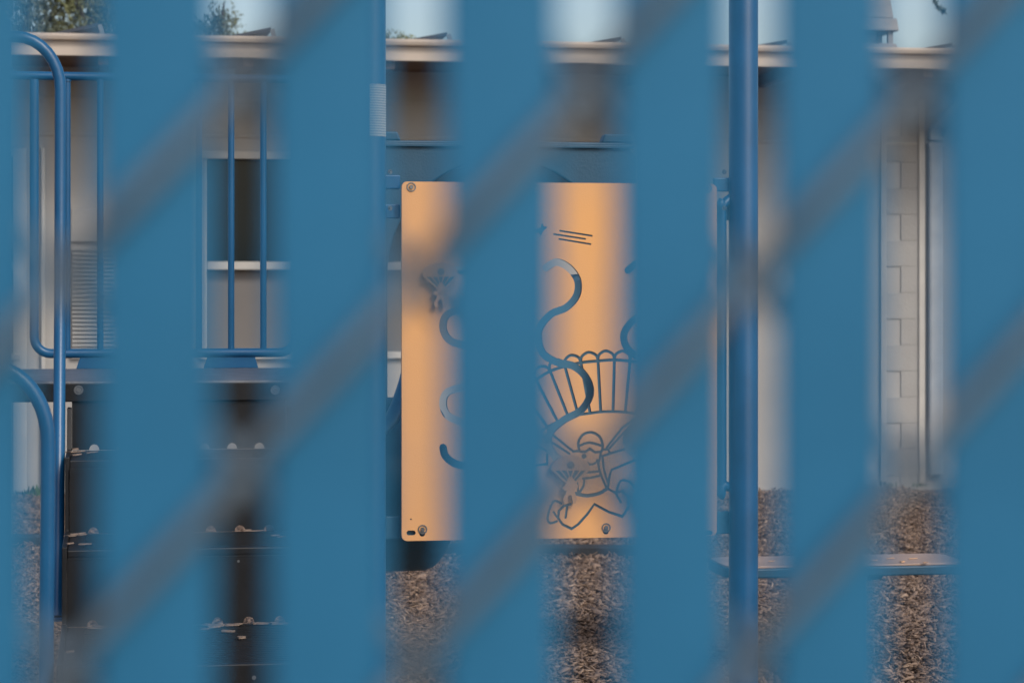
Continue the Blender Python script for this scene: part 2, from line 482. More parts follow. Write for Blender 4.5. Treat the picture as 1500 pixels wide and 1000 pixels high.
# ------------------------------------------------------------------ trees behind the building
def tree(name, loc, trunk_h, crown, leaf, lm, label, seed, group='trees behind the school building', extra=None):
    rnd = random.Random(seed)
    t = empty(name, loc)
    m = MB()
    top = Vector((rnd.uniform(-.2, .2), 0, trunk_h))
    m.tube([(0, 0, -.1), (.05, 0, trunk_h * .5), top], [.26, .18, .12], 10)
    ends = []
    for (cx, cy, cz, r) in crown:
        c = Vector((cx, cy, cz))
        mid = top.lerp(c, .5) + Vector((rnd.uniform(-.2, .2), rnd.uniform(-.2, .2), -.15))
        m.tube([top - Vector((0, 0, .3)), mid, c], [.09, .05, .015], 6)
        for q in range(5):
            e = c + Vector((rnd.gauss(0, 1), rnd.gauss(0, 1), rnd.gauss(0, .8))).normalized() * r * rnd.uniform(.6, 1.0)
            m.tube([c.lerp(mid, .3), c.lerp(e, .6) + Vector((0, 0, .05)), e], [.03, .018, .006], 5)
            ends.append(e)
    m.build('trunk', M['bark'], t, True)
    cr = MB()
    for (cx, cy, cz, r) in crown:
        c = Vector((cx, cy, cz))
        for q in range(int(420 * r * r) + 12):
            d = Vector((rnd.gauss(0, 1), rnd.gauss(0, 1), rnd.gauss(0, .75))).normalized()
            k = c + d * r * (rnd.random() ** .4)
            for w in range(7):
                p = k + Vector((rnd.gauss(0, .09), rnd.gauss(0, .09), rnd.gauss(0, .08))) * (0.8 + r * .3)
                a = Vector((rnd.gauss(0, 1), rnd.gauss(0, 1), rnd.gauss(0, 1))).normalized()
                b = a.orthogonal().normalized()
                L = leaf * rnd.uniform(.6, 1.3)
                cr.add([p - a * L, p + b * L * .42, p + a * L, p - b * L * .42], [(0, 1, 2, 3)])
    if extra: extra(cr, rnd)
    me = bpy.data.meshes.new('crown'); me.from_pydata(cr.v, [], cr.f); me.materials.append(lm)
    o = bpy.data.objects.new('crown', me); col.objects.link(o); o.parent = t
    tag(t, label, 'tree', group)
    return t
def top_at(px, py, Y): return at(px, py, Y)
def mk(px, py_top, Y, blobs, label, seed, lm, leaf=.05):
    p = at(px, py_top, Y)
    cr = [(dx, dy, p.z + dz, r) for dx, dy, dz, r in blobs]
    tree('broadleaf_tree', (p.x, Y, 0), p.z - 1.2, cr, leaf, lm, label, seed)
s38 = 38 / FPX   # metres per photo pixel at that distance
mk(57, 20, 38, [(-.28, 0, .25, .34), (.2, .3, .1, .32), (-.1, 0, -.2, .42), (.35, 0, -.35, .3), (-.5, .2, -.5, .38), (-.05, 0, .55, .2)], 'olive tree crown above the roof at the far left corner', 1, M['leafb'])
mk(128, 14, 38, [(-.2, 0, .2, .38), (.3, .2, .35, .5), (.1, 0, -.2, .5), (-.25, .2, -.45, .35), (.6, 0, .0, .5), (.4, 0, .9, .5)], 'largest olive tree rising behind the roof left of the railing', 2, M['leafa'])
mk(312, 34, 40, [(.15, 0, .05, .28), (-.12, .2, -.2, .3), (.2, 0, -.3, .25), (-.42, 0, -.2, .25)], 'small round tree behind the roof above the window', 3, M['leafb'])
mk(578, 60, 44, [(-.1, 0, 0, .14), (.1, 0, -.1, .15), (-.3, 0, .05, .14), (.22, 0, .0, .12)], 'tiny distant treetop beside the middle post', 4, M['leafa'], .04)
p5 = at(1420, -160, 30)
def droop(cr, rnd):
    a = at(1366, -40, 30) - Vector((p5.x, 30, 0)); b = at(1370, 2, 30) - Vector((p5.x, 30, 0)); c = at(1384, 17, 30) - Vector((p5.x, 30, 0))
    pts = smooth_path([a, b, c], 6)
    cr.tube(pts, .018, 5)
    for i in range(60):
        q = rnd.choice(pts); w = Vector((rnd.gauss(0, .04), rnd.gauss(0, .04), rnd.gauss(0, .04)))
        d = Vector((rnd.gauss(0, 1), 0, rnd.gauss(-.4, 1))).normalized(); e = d.orthogonal().normalized()
        p = q + w * (0.4)
        cr.add([p - d * .04, p + e * .016, p + d * .04, p - e * .016], [(0, 1, 2, 3)])
tree('broadleaf_tree', (p5.x, 30, 0), p5.z - .6, [(-.2, 0, p5.z + .3, .5), (.4, 0, p5.z + .2, .6), (.1, 0, p5.z + .8, .6), (-.45, 0, p5.z - .08, .25)], .05, M['leafb'], 'tree at the right whose twig droops into the sky', 5, extra=droop)

# weeds along the foot of the wall
def weed(px, h, label, seed):
    rnd = random.Random(seed)
    p = at(px, 715, YB - .15)
    w = empty('weed', (p.x, YB - .15, -.02))
    m = MB()
    for k in range(26):
        an = rnd.uniform(0, 6.28); ln = h * rnd.uniform(.5, 1.1); sp = rnd.uniform(.1, .6)
        d = Vector((math.cos(an) * sp, math.sin(an) * sp, 1)).normalized()
        s = d.cross(Vector((0, 0, 1))).normalized() * ln * .13
        b = Vector((rnd.gauss(0, .05), rnd.gauss(0, .03), 0))
        m.add([b, b + d * ln * .55 + s, b + d * ln, b + d * ln * .55 - s], [(0, 1, 2, 3)])
    m.build('leaves', M['weed'], w)
    tag(w, label, 'weed', 'weeds at the foot of the wall')
weed(40, .10, 'small green weed at the wall foot at the far left', 11)
weed(49, .11, 'small green weed beside the left stair rail at the wall foot', 12)
weed(1297, .05, 'small weed at the foot of the toothed block pier', 13)
weed(1345, .04, 'small weed at the foot of the downspout', 14)

# ------------------------------------------------------------------ play structure
ps = empty('play_structure', (0.77, 7.1, 0))
OFF = Vector((0.77, 7.1, 0))
tag(ps, 'blue steel playground structure with deck, steps and orange activity panel', 'play structure')
def part(m, name, mt, parent=ps, smooth=False, bevel=0.0, label=None):
    m.v = [tuple(Vector(p) - OFF) for p in m.v]
    o = m.build(name, mt, parent, smooth, bevel)
    if label: o['label'] = label
    return o
YP = 7.1
PXS = (-0.362, X_at(543, YP), X_at(1089, YP))
YR = 8.22
for i, x in enumerate(PXS):
    for y in (YP, YR):
        if i == 2 and y == YR: top = 2.15
        elif y == YR: top = 2.35
        else: top = 3.0
        post = part(MB().lathe((x, y, -.3), (0, 0, 1), [(0, .0445), (top + .3, .0445), (top + .315, .040), (top + .325, .02)], 32), 'post', M['blue'], smooth=True)
        if y == YP and i == 1:
            midpost = post
# printed safety label wrapped on the middle post
zt, zb = at(550, 125, YP).z, at(550, 201, YP).z
m = MB(); vs = []; fs = []
for k in range(13):
    a = R(-100 + k * 7)
    for z in (zb, zt):
        vs.append((PXS[1] + .0458 * math.cos(a), YP + .0458 * math.sin(a), z))
fs = [(2 * k, 2 * k + 2, 2 * k + 3, 2 * k + 1) for k in range(12)]
m.add(vs, fs); part(m, 'safety_label', M['label'], midpost, True, label='pale printed label with fine lines of text')

# deck
dk = part(MB().box(-.315, PXS[1] - .048, 7.05, 8.19, 1.145, 1.2), 'deck', M['deck'], bevel=.008)
part(MB().box(-.313, PXS[1] - .05, 7.040, 7.0495, 1.140, 1.193), 'edge_channel', M['step'], dk, bevel=.003)
def bolt(m, c, ax, r=.011):
    m.lathe(c, ax, [(0, r * 1.24), (.003, r * 1.2), (.003, r * .92), (.0003, r * .88), (.0003, r * .58), (.0055, r * .52), (.0055, r * .08)], 18)
for px in (115, 403):
    p = at(px, 571, 7.04)
    m = MB(); bolt(m, (p.x, 7.0398, p.z), (0, -1, 0)); part(m, 'bolt', M['steel'], dk)

# steps down from the deck (towards the fence)
SX0, SX1 = -.108, .515
st = part(MB().box(SX0 + .006, SX1 - .006, 6.215, 6.63, .782, .802), 'steps', M['step'], bevel=.004, label='dark vinyl coated steps with drain holes')
def sub(m, name, mt=None, smooth=False, bevel=0.0, label=None):
    return part(m, name, mt or M['step'], st, smooth, bevel, label)
levels = [(1.0, 6.64, 7.056), (.802, 6.22, 6.63), (.6075, 5.535, 6.215)]
hx = [X_at(138, 7.05) + k * (X_at(380, 7.05) - X_at(138, 7.05)) / 6 for k in range(7)]
for li, (z, yf, yr) in enumerate(levels):
    if li != 1:
        sub(MB().box(SX0 + .006, SX1 - .006, yf, yr - .002, z - .02, z), 'tread', bevel=.004)
    # rolled nosing below the front edge
    sub(MB().box(SX0 + .006, SX1 - .006, yf - .004, yf + .004, z - .055, z - .0), 'nosing', bevel=.003)
    # riser behind the tread, with half-round drain notches
    ztop = (1.144, 1.0 - .022, .802 - .022)[li]
    poly = [(SX0 + .0065, ztop), (SX0 + .0065, z + .001)]
    for x in hx:
        poly += [(x + .0145 * math.cos(a), z + .001 + .0175 * math.sin(a) * (.95)) for a in np.linspace(math.pi, 0, 9)]
    poly += [(SX1 - .0065, z + .001), (SX1 - .0065, ztop)]
    sub(MB().prism(poly, 'y', yr - .004, yr + .001), 'riser')
    # fine grip ribs on the tread
    g = MB()
    ny_ = int((yr - yf) / .03)
    for k in range(1, ny_):
        y = yf + k * .03
        g.box(SX0 + .05, SX1 - .05, y - .003, y + .003, z, z + .0022)
    sub(g, 'grip_ribs')
sub(MB().box(SX0 + .006, SX1 - .006, 5.536, 5.544, .30, .553), 'front_panel')
poly = [(7.046, 1.125), (6.99, 1.125), (6.94, 1.008), (6.636, 1.008), (6.63, .81), (6.21, .81), (6.205, .615), (5.53, .615), (5.53, .25), (5.60, .25), (5.75, .42), (6.25, .55), (6.75, .80), (7.046, .96)]
for x in (SX0, SX1):
    sub(MB().prism(poly, 'x', x - .006, x + .006), 'stringer', bevel=.002)
for x in (SX0 + .04, SX1 - .04):
    sub(MB().tube([(x, 5.62, -.2), (x, 5.62, .58)], .03, 14), 'leg', M['blue'], True)
p = at(349, 821, 6.22)
m = MB(); bolt(m, (p.x, 6.2155, p.z), (0, -1, 0), .006); sub(m, 'bolt', M['steel'], True)
p = at(372, 992, 5.53)
m = MB(); bolt(m, (p.x, 5.5355, p.z), (0, -1, 0), .009); sub(m, 'bolt', M['steel'], True)

# hand rails beside the steps
def handrail(sx, post_x, dirn):
    top = 2.185
    pts = [(post_x, 7.085, top - .0), (sx - dirn * .125, 7.06, top)]
    for k in range(1, 9):
        a = k / 8 * math.pi / 2
        pts.append((sx - dirn * .125 * (1 - math.sin(a)), 7.06, top - .15 * (1 - math.cos(a))))
    pts += [(sx, 7.055, 1.85), (sx - .0, 7.0, 1.45), (sx, 6.85, 1.05), (sx, 6.62, .58)]
    h = part(MB().tube(pts, .0168, 16), 'handrail', M['blue'], smooth=True)
    part(MB().lathe((sx, 6.62, .572), (0, 0, 1), [(0, .028), (.008, .028), (.010, .02)], 16), 'foot', M['blue'], h, True)
    lo = []
    far = sx - dirn * .40
    y = 5.60
    for k in range(0, 11):
        a = k / 10 * math.pi / 2
        lo.append((sx - dirn * .13 * (1 - math.sin(a)), y, 1.285 - .17 * (1 - math.cos(a))))
    L = [(far, y, -.2), (far, y, 1.1)]
    for k in range(1, 11):
        a = math.pi / 2 - k / 10 * math.pi / 2
        L.append((far + dirn * .13 * (1 - math.sin(a)), y, 1.285 - .17 * (1 - math.cos(a))))
    L += lo + [(sx, y, 1.0), (sx + dirn * -.012, y - .02, -.2)]
    if dirn > 0:
        part(MB().tube(L, .0168, 16), 'grab_rail', M['blue'], smooth=True)
handrail(-.134, -.362, 1)
handrail(.575, PXS[1], -1)

# guard rail along the back of the deck
YG = 8.2
gx0, gx1 = X_at(50, YG), X_at(433, YG)
gt, gb = at(240, 114, YG).z, at(240, 517, YG).z
gr = part(MB().tube([(PXS[0] + .03, YG, gt), (PXS[1] - .03, YG, gt)], .0145, 16), 'guard_rail', M['blue'], smooth=True)
r_ = .055
L = [(gx0, YG, gt - .012)]
for k in range(0, 9):
    a = k / 8 * math.pi / 2
    L.append((gx0 + r_ * (1 - math.cos(a)), YG, gb + r_ * (1 - math.sin(a))))
for k in range(0, 9):
    a = k / 8 * math.pi / 2
    L.append((gx1 - r_ * (1 - math.sin(a)), YG, gb + r_ * (1 - math.cos(a))))
L.append((gx1, YG, gt - .012))
part(MB().tube(L, .0155, 16), 'bent_frame', M['blue'], gr, True)
for k in range(1, 8):
    x = gx0 + (gx1 - gx0) * k / 8
    part(MB().tube([(x, YG, gb), (x, YG, gt)], .0112, 12), 'baluster', M['blue'], gr, True)
    part(MB().lathe((x, YG, gt - .018), (0, 0, 1), [(0, .0135), (.006, .0135)], 14), 'weld_collar', M['blue'], gr, True)
for pa, pb in ((116, 186), (302, 374)):
    xa, xb = X_at(pa, YG), X_at(pb, YG)
    part(MB().prism([(xa - .01, 1.199), (xb + .01, 1.199), (xb - .005, gb), (xa + .008, gb)], 'y', YG - .006, YG + .006), 'foot_bracket', M['blue'], gr, bevel=.002)
for x in (PXS[0], PXS[1]):
    part(MB().lathe((x, YR, gt - .03), (0, 0, 1), [(0, .05), (.06, .05)], 24), 'clamp', M['blue'], gr, True)

# moulded panel with an arched opening between the back posts of the right bay
ha, hb = X_at(533, YR), X_at(930, YR)
hzt = at(730, 208, YR).z
hc = Vector(((ha + hb) / 2, 0, at(730, 402, YR).z))
hr = .395
z_low = .95
def arch_plate(m, y0, y1, n=32):
    inner = [(hc.x + hr, z_low)] + [(hc.x + hr * math.cos(t), hc.z + hr * math.sin(t)) for t in np.linspace(0, math.pi, n)] + [(hc.x - hr, z_low)]
    outer_ = []
    for (x, z), k in zip(inner, range(len(inner))):
        if k == 0: outer_.append((hb, z_low)); continue
        if k == len(inner) - 1: outer_.append((ha, z_low)); continue
        dx, dz = x - hc.x, z - hc.z
        t = min((hb - ha) / 2 / abs(dx) if abs(dx) > 1e-6 else 9, (hzt - hc.z) / dz if dz > 1e-6 else 9)
        outer_.append((hc.x + dx * t, hc.z + dz * t))
    k = len(inner)
    vs = [(x, y, z) for y in (y0, y1) for x, z in inner] + [(x, y, z) for y in (y0, y1) for x, z in outer_]
    fs = []
    for i in range(k - 1):
        fs += [(i, i + 1, 2 * k + i + 1, 2 * k + i), (k + i, 3 * k + i, 3 * k + i + 1, k + i + 1), (i, k + i, k + i + 1, i + 1), (2 * k + i, 2 * k + i + 1, 3 * k + i + 1, 3 * k + i)]
    fs += [(0, 2 * k, 3 * k, k), (k - 1, 2 * k - 1, 4 * k - 1, 3 * k - 1)]
    m.add(vs, fs)
m = MB(); arch_plate(m, YR - .03, YR + .50)
hood = part(m, 'arch_panel', M['bluepl'], bevel=.006, label='blue moulded panel with a round arched opening')
for pa, pb in ((543, 581), (884, 922)):
    xa, xb = X_at(pa, YR), X_at(pb, YR)
    part(MB().prism([(xa - .012, hzt - .001), (xb + .012, hzt - .001), (xb, hzt + .03), (xa, hzt + .03)], 'y', YR - .028, YR + .028), 'clamp_tab', M['bluepl'], hood, bevel=.006)
part(MB().box(ha + .01, hb - .01, YR - .042, YR - .031, hzt - .022, hzt - .010), 'edge_rib', M['bluepl'], hood, bevel=.003)
# side wall of the slide chute that leaves through the arch
sp = [at(*q, YR + .2) for q in ((700, 648), (742, 520), (792, 440), (838, 402), (925, 398), (925, 648))]
part(MB().prism([(q.x, q.z) for q in sp], 'y', YR + .14, YR + .24), 'slide_wall', M['chute'], hood, bevel=.02)
# stub rail right of the entry plate
part(MB().box(hb + .004, hb + .02, YR - .02, YR + .02, hzt - .1, hzt - .03), 'hinge_lug', M['trim'], hood, bevel=.004)

# moulded drum between the decks, behind the left edge of the activity panel
dc = Vector((0, 7.62, at(616, 708, 7.62).z))
xa, xb = .50, X_at(650, 7.5)
prof = [(0, .20), (.01, .25), (.03, .27), (.12, .272), (.14, .282), (.165, .284), (.19, .276), (xb - xa - .05, .274), (xb - xa - .02, .262), (xb - xa + .005, .235), (xb - xa + .04, .17), (xb - xa + .09, .10), (xb - xa + .10, .04)]
dr = part(MB().lathe((xa, dc.y, dc.z), (1, 0, 0), prof, 48), 'drum', M['bluepl'], smooth=True, label='blue moulded drum under the deck edge')
part(MB().tube([(xa - .2, dc.y, dc.z), (xb + .12, dc.y, dc.z)], .03, 14), 'axle', M['blue'], dr, True)
# curved brace tube from the middle post
b0 = at(566, 606, 7.3)
pts = smooth_path([(PXS[1] + .02, 7.14, b0.z - .05), (b0.x + .01, 7.25, b0.z - .01), (b0.x + .07, 7.4, b0.z + .09), (b0.x + .12, 7.55, b0.z + .22)], 6)
part(MB().tube(pts, .022, 14), 'brace', M['blue'], smooth=True)

# ---------------- activity panel: orange sheet with grooves cut through to the blue core
YA = 7.075
def P2(px, py):
    p = at(px, py, YA)
    return Vector((p.x, p.z))
PXM = 1 / 496.0
def stroke(pts, wpx, smooth=0, out=None, round_caps=True):
    """polyline in photo pixels -> list of convex polygons on the panel"""
    P = [P2(*p) for p in pts]
    if smooth: P = smooth_path(P, smooth)
    w = wpx * PXM / 2
    res = []
    k = len(P)
    nr = []
    for i in range(k):
        t = (P[min(k - 1, i + 1)] - P[max(0, i - 1)])
        t = t.normalized() if t.length > 1e-9 else Vector((1, 0))
        sc_ = 1.0
        if 0 < i < k - 1:
            a = (P[i] - P[i - 1]).normalized()
            sc_ = 1 / max(.55, abs(a.dot(t)))
        nr.append(Vector((-t.y, t.x)) * w * sc_)
    for i in range(k - 1):
        res.append([P[i] + nr[i], P[i] - nr[i], P[i + 1] - nr[i + 1], P[i + 1] + nr[i + 1]])
    if round_caps:
        for e in (0, k - 1):
            res.append([P[e] + Vector((math.cos(a), math.sin(a))) * w for a in np.linspace(0, 2 * math.pi, 11)[:-1]])
    return res
def disc(px, py, rpx, n=14, ry=None):
    c = P2(px, py)
    return [c + Vector((math.cos(a) * rpx * PXM, math.sin(a) * (ry or rpx) * PXM)) for a in np.linspace(0, 2 * math.pi, n + 1)[:-1]]

def engraved(outline, pockets, y0, thick, skin, mats, names, parent, origin, dark_edge=False):
    """pockets: list of (polygon, depth). Returns (skin object, core object). Front faces -y."""
    V, FC = [], []
    for poly in [outline] + [p for p, d in pockets]:
        poly = [Vector(p) for p in poly]
        if sum(poly[i - 1].x * poly[i].y - poly[i].x * poly[i - 1].y for i in range(len(poly))) < 0: poly.reverse()
        o = len(V); V += poly; FC.append(list(range(o, o + len(poly))))
    vo, eo, fo, ov, oe, of = delaunay_2d_cdt(V, [], FC, 0, 1e-6)
    depth = []
    for ids in of:
        if 0 not in ids: depth.append(None); continue
        d = 0.0
        for i in ids:
            if i > 0: d = max(d, pockets[i - 1][1])
        depth.append(d)
    A, B = MB(), MB()        # skin, core
    edges = {}
    for fi, f in enumerate(fo):
        for i in range(len(f)):
            a, b = f[i], f[(i + 1) % len(f)]
            edges.setdefault((min(a, b), max(a, b)), []).append(depth[fi])
    def pt(i, d): return (vo[i].x - origin.x, y0 + d - origin.y, vo[i].y - origin.z)
    ia, ib = {}, {}
    def idx(mb, tab, i, d):
        key = (i, round(d, 5))
        if key not in tab:
            tab[key] = len(mb.v); mb.v.append(pt(i, d))
        return tab[key]
    for fi, f in enumerate(fo):
        d = depth[fi]
        if d is None: continue
        if d == 0: A.f.append(tuple(idx(A, ia, i, 0) for i in f))
        elif d < thick: B.f.append(tuple(idx(B, ib, i, d) for i in f))
        if d < thick: B.f.append(tuple(idx(B, ib, i, thick) for i in reversed(f)))
    for (a, b), ds in edges.items():
        ds = ds if len(ds) == 2 else ds + [None]
        da, db = ds
        if da == db: continue
        if da is None or db is None:
            d = da if da is not None else db
            if d < skin:
                e = skin if dark_edge else thick
                A.f.append((idx(A, ia, a, d), idx(A, ia, b, d), idx(A, ia, b, e), idx(A, ia, a, e)))
                if dark_edge: B.f.append((idx(B, ib, a, skin), idx(B, ib, b, skin), idx(B, ib, b, thick), idx(B, ib, a, thick)))
            else:
                B.f.append((idx(B, ib, a, d), idx(B, ib, b, d), idx(B, ib, b, thick), idx(B, ib, a, thick)))
            continue
        lo, hi = min(da, db), max(da, db)
        if lo < skin:
            A.f.append((idx(A, ia, a, lo), idx(A, ia, b, lo), idx(A, ia, b, skin), idx(A, ia, a, skin)))
            lo = skin
        B.f.append((idx(B, ib, a, lo), idx(B, ib, b, lo), idx(B, ib, b, hi), idx(B, ib, a, hi)))
    objs = []
    for mb, nm, mt in ((A, names[0], mats[0]), (B, names[1], mats[1])):
        me = bpy.data.meshes.new(nm); me.from_pydata(mb.v, [], mb.f); me.validate()
        me.materials.append(mt)
        o = bpy.data.objects.new(nm, me); col.objects.link(o)
        objs.append(o)
    objs[0].parent = parent
    objs[1].parent = objs[0]
    return objs

def rounded(px0, py0, px1, py1, rpx, n=6):
    pts = []
    a = P2(px0, py0); b = P2(px1, py1)
    r = rpx * PXM
    x0, x1, z1, z0 = a.x, b.x, a.y, b.y
    for cx, cz, s in ((x1 - r, z1 - r, 0), (x0 + r, z1 - r, 90), (x0 + r, z0 + r, 180), (x1 - r, z0 + r, 270)):
        for k in range(n + 1):
            t = R(s + 90 * k / n)
            pts.append(Vector((cx + r * math.cos(t), cz + r * math.sin(t))))
    return pts
a = P2(588.5, 266); b = P2(588.5, 792)
PX1 = X_at(1050, YA)
outline = []
r = 8 * PXM
for cx, cz, s in ((PX1 - r, a.y - r, 0), (a.x + r, a.y - r, 90), (a.x + r, b.y + r, 180), (PX1 - r, b.y + r, 270)):
    for k in range(7):
        t = R(s + 15 * k)
        outline.append(Vector((cx + r * math.cos(t), cz + r * math.sin(t))))
TH, WD = .0045, .019
pk = []
def thin(pts, w=4.6, sm=0): pk.extend((p, TH) for p in stroke(pts, w, sm))
def wide(pts, w=11.2, sm=8): pk.extend((p, WD) for p in stroke(pts, w, sm))
# serpentine slots
wide([(800, 392), (815, 384), (833, 392), (846, 410), (845, 432), (830, 450), (806, 461), (789, 485), (794, 515), (815, 530), (840, 536), (858, 552), (865, 575), (852, 600), (826, 615), (806, 634), (805, 655), (818, 672), (835, 682)])
wide([(645, 399), (672, 396), (705, 402), (727, 420), (712, 444), (680, 452), (655, 461), (649, 480), (660, 499), (690, 508), (722, 520), (730, 540), (712, 559), (682, 566), (656, 574), (649, 591), (658, 610), (690, 622), (728, 632)])
wide([(649, 655), (653, 668), (668, 679), (695, 683), (730, 676)])
wide([(920, 396), (936, 385), (955, 392), (968, 410), (965, 432), (948, 455), (925, 472), (914, 490), (919, 510), (938, 524), (962, 535), (978, 552), (984, 575), (971, 600), (945, 615), (922, 632), (918, 648), (928, 664), (950, 676), (975, 680)])
# jet and its trails
pk.append(([P2(*p) for p in ((770, 339), (784, 336), (791.6, 333.5), (794, 326), (797, 331.5), (802.4, 332.4), (796, 338.7), (791.6, 346), (789, 341), (772, 343))], TH))
for l in (((820.4, 338), (867, 345.4)), ((811.4, 343), (857.3, 350)), ((819, 350), (865, 357.6))): thin(l, 2.6)
# canopy: ribs, bands, scallops
tops = [(742, 592), (763, 572), (785, 556), (806, 543.5), (827.5, 536.5), (851, 531), (876, 528.5), (900, 527), (923, 528.8), (948, 532), (972, 538), (995, 547), (1015, 560)]
bots = [(788, 634), (802, 625), (817, 617.5), (833, 611.5), (847, 607.5), (864.5, 605), (880, 603), (898, 602.5), (916, 603.5), (932, 606), (948, 610), (964, 616), (980, 624)]
thin(tops, 4.6, 4); thin(bots, 4.2, 4)
for t, b_ in zip(tops, bots): thin((t, b_), 4.6)
for p, q in zip(tops[:-1], tops[1:]):
    mid = ((p[0] + q[0]) / 2, (p[1] + q[1]) / 2)
    nx_, nz_ = (q[1] - p[1]), -(q[0] - p[0]); ln = math.hypot(nx_, nz_)
    up = (nx_ / ln * 14, nz_ / ln * 14)
    hx_ = (q[0] - p[0]) * .42, (q[1] - p[1]) * .42
    thin([p, (mid[0] - hx_[0] + up[0] * .62, mid[1] - hx_[1] + up[1] * .62), (mid[0] + up[0], mid[1] + up[1]), (mid[0] + hx_[0] + up[0] * .62, mid[1] + hx_[1] + up[1] * .62), q], 4.4, 5)
# suspension lines
for l in (((786, 604), (808, 635.5), (840, 661)), ((774, 618), (797, 640), (834, 664)), ((912, 626), (889, 655)), ((934, 612), (893, 656)), ((940, 606), (912, 626))): thin(l, 3.6)
# helmet, goggles, face
thin([(848.6, 659), (847.3, 647), (854.6, 636), (867, 633), (878, 639), (882.4, 649), (882.4, 658), (879.7, 662)], 4.2, 4)
thin([(849, 652.4), (863.5, 648), (880.6, 652.4)], 4, 4)
thin([(850.6, 661.4), (858, 661.4), (864, 657), (871.6, 662), (879.7, 661.4)], 4)
thin([(861, 677.6), (865.3, 680), (872.5, 677.6), (875, 673)], 3.4, 4)
thin([(880.5, 661), (878.5, 672), (876, 679)], 3.8)
pk.append((disc(855.5, 667.7, 3.9), TH))
# shoulders, arms, harness
thin([(882.4, 658), (891, 658), (894, 664)], 3.8); thin([(840, 661), (849, 660)], 3.8)
thin([(880, 668.5), (894, 664), (914, 657.8), (945, 648), (968, 646)], 3.8); thin([(968, 660), (936, 671), (896, 688), (893, 697), (890.5, 713.5)], 3.8)
thin([(875.8, 677), (879.7, 693), (887.5, 712)], 3.8, 4); thin([(883, 671), (885, 688), (891, 708)], 3.8, 4)
thin([(858, 691.8), (878, 690)], 3.6); thin([(854, 700.5), (866, 699.4), (878, 696.5)], 3.6)
thin([(856, 701), (854.5, 711.7), (848.5, 721)], 3.8, 4); thin([(845.5, 706), (847, 720)], 3.4)
thin([(843.7, 722.5), (860, 725.5), (878, 722), (889.6, 715)], 5.6, 5)
thin([(889.6, 715), (902, 721.6), (909.4, 735)], 3.8)
thin([(902, 720.7), (912, 719), (920, 727), (921, 742), (912, 756), (892, 749.5), (870.7, 738), (860, 753), (847, 767.5), (837.5, 774), (824, 767.5), (817.7, 758.5), (818.6, 747.7), (825.8, 740.5), (836, 738)], 3.9)
thin([(903, 720), (907.6, 706), (914, 703), (923, 706), (930, 715)], 3.6, 3); thin([(822, 737), (813, 733), (807, 740.5), (802, 758.5), (806, 765.7), (816, 763)], 3.6, 3)
thin([(811, 749.5), (816, 757)], 3.2); thin([(831, 740.5), (828.5, 757.6)], 3.6)
thin([(768, 657), (786, 654), (792, 655), (802, 661)], 3.4, 3); thin([(801.5, 665), (801.5, 680)], 3.4); thin([(770, 684), (780, 683), (790, 680.5), (801, 679.5)], 3.4)
for y_ in (663, 669, 675): thin([(766, y_), (783, y_ + .6)], 2.4)
# mounting holes
HB = .016
for px in (602, 1037):
    pk.extend((p, HB) for p in stroke([(px - 3, 780), (px + 3.5, 780)], 7))
    pk.append((disc(px, 760, 1.2, 8), TH))
for px, py in ((619, 779), (888, 776)):
    pk.append((disc(px - .5, py + 2, 4.4), HB))
sk, core = engraved(outline, pk, YA, .019, .0016, (M['tan'], M['core']), ('activity_panel', 'core_sheet'), ps, OFF)
sk['label'] = 'orange tan sheet engraved with a parachutist and serpentine slots'
core['label'] = 'blue core sheet showing in the grooves'
for px, py in ((602.5, 274), (619, 775), (888, 772.5), (1036, 276)):
    p = P2(px, py)
    m = MB(); bolt(m, (p.x, YA + .0005, p.y), (0, -1, 0), .0115)
    part(m, 'bolt', M['steel'], sk)
# brackets and side tubes that carry the panel
for side, xe, xp in ((1, P2(588.5, 300).x, PXS[1]), (-1, PX1, PXS[2])):
    xc = xe - side * .022
    if side < 0: part(MB().tube(smooth_path([(xp, YP + .02, at(575, 300, YP).z + .05), (xc, YP + .0, at(575, 310, YP).z + .02), (xc, YP, at(575, 330, YP).z), (xc, YP, at(575, 700, YP).z), (xc - side * .004, YP, at(575, 716, YP).z), (xp, YP + .02, at(575, 724, YP).z)], 6), .0145, 14), 'side_tube', M['blue'], sk, True)
    for z in (at(575, 262, YP).z, at(575, 305, YP).z):
        part(MB().box(min(xe, xp + side * .03) , max(xe, xp + side * .03), YP + .012, YP + .03, z - .03, z + .012), 'bracket', M['blue'], sk, bevel=.004)
    z = at(1060, 766, YP).z
    part(MB().box(min(xe - .0, xp), max(xe + .0, xp), YP + .022, YP + .036, z - .034, z + .034), 'lower_bracket', M['bluepl'], sk, bevel=.003)
    for py in (252, 305):
        p = at(571 if side == 1 else 1061, py, YP - .03)
        m = MB(); bolt(m, (p.x, YP - .030, p.z), (side * .5, -1, 0), .006); part(m, 'bolt', M['steel'], sk, True)

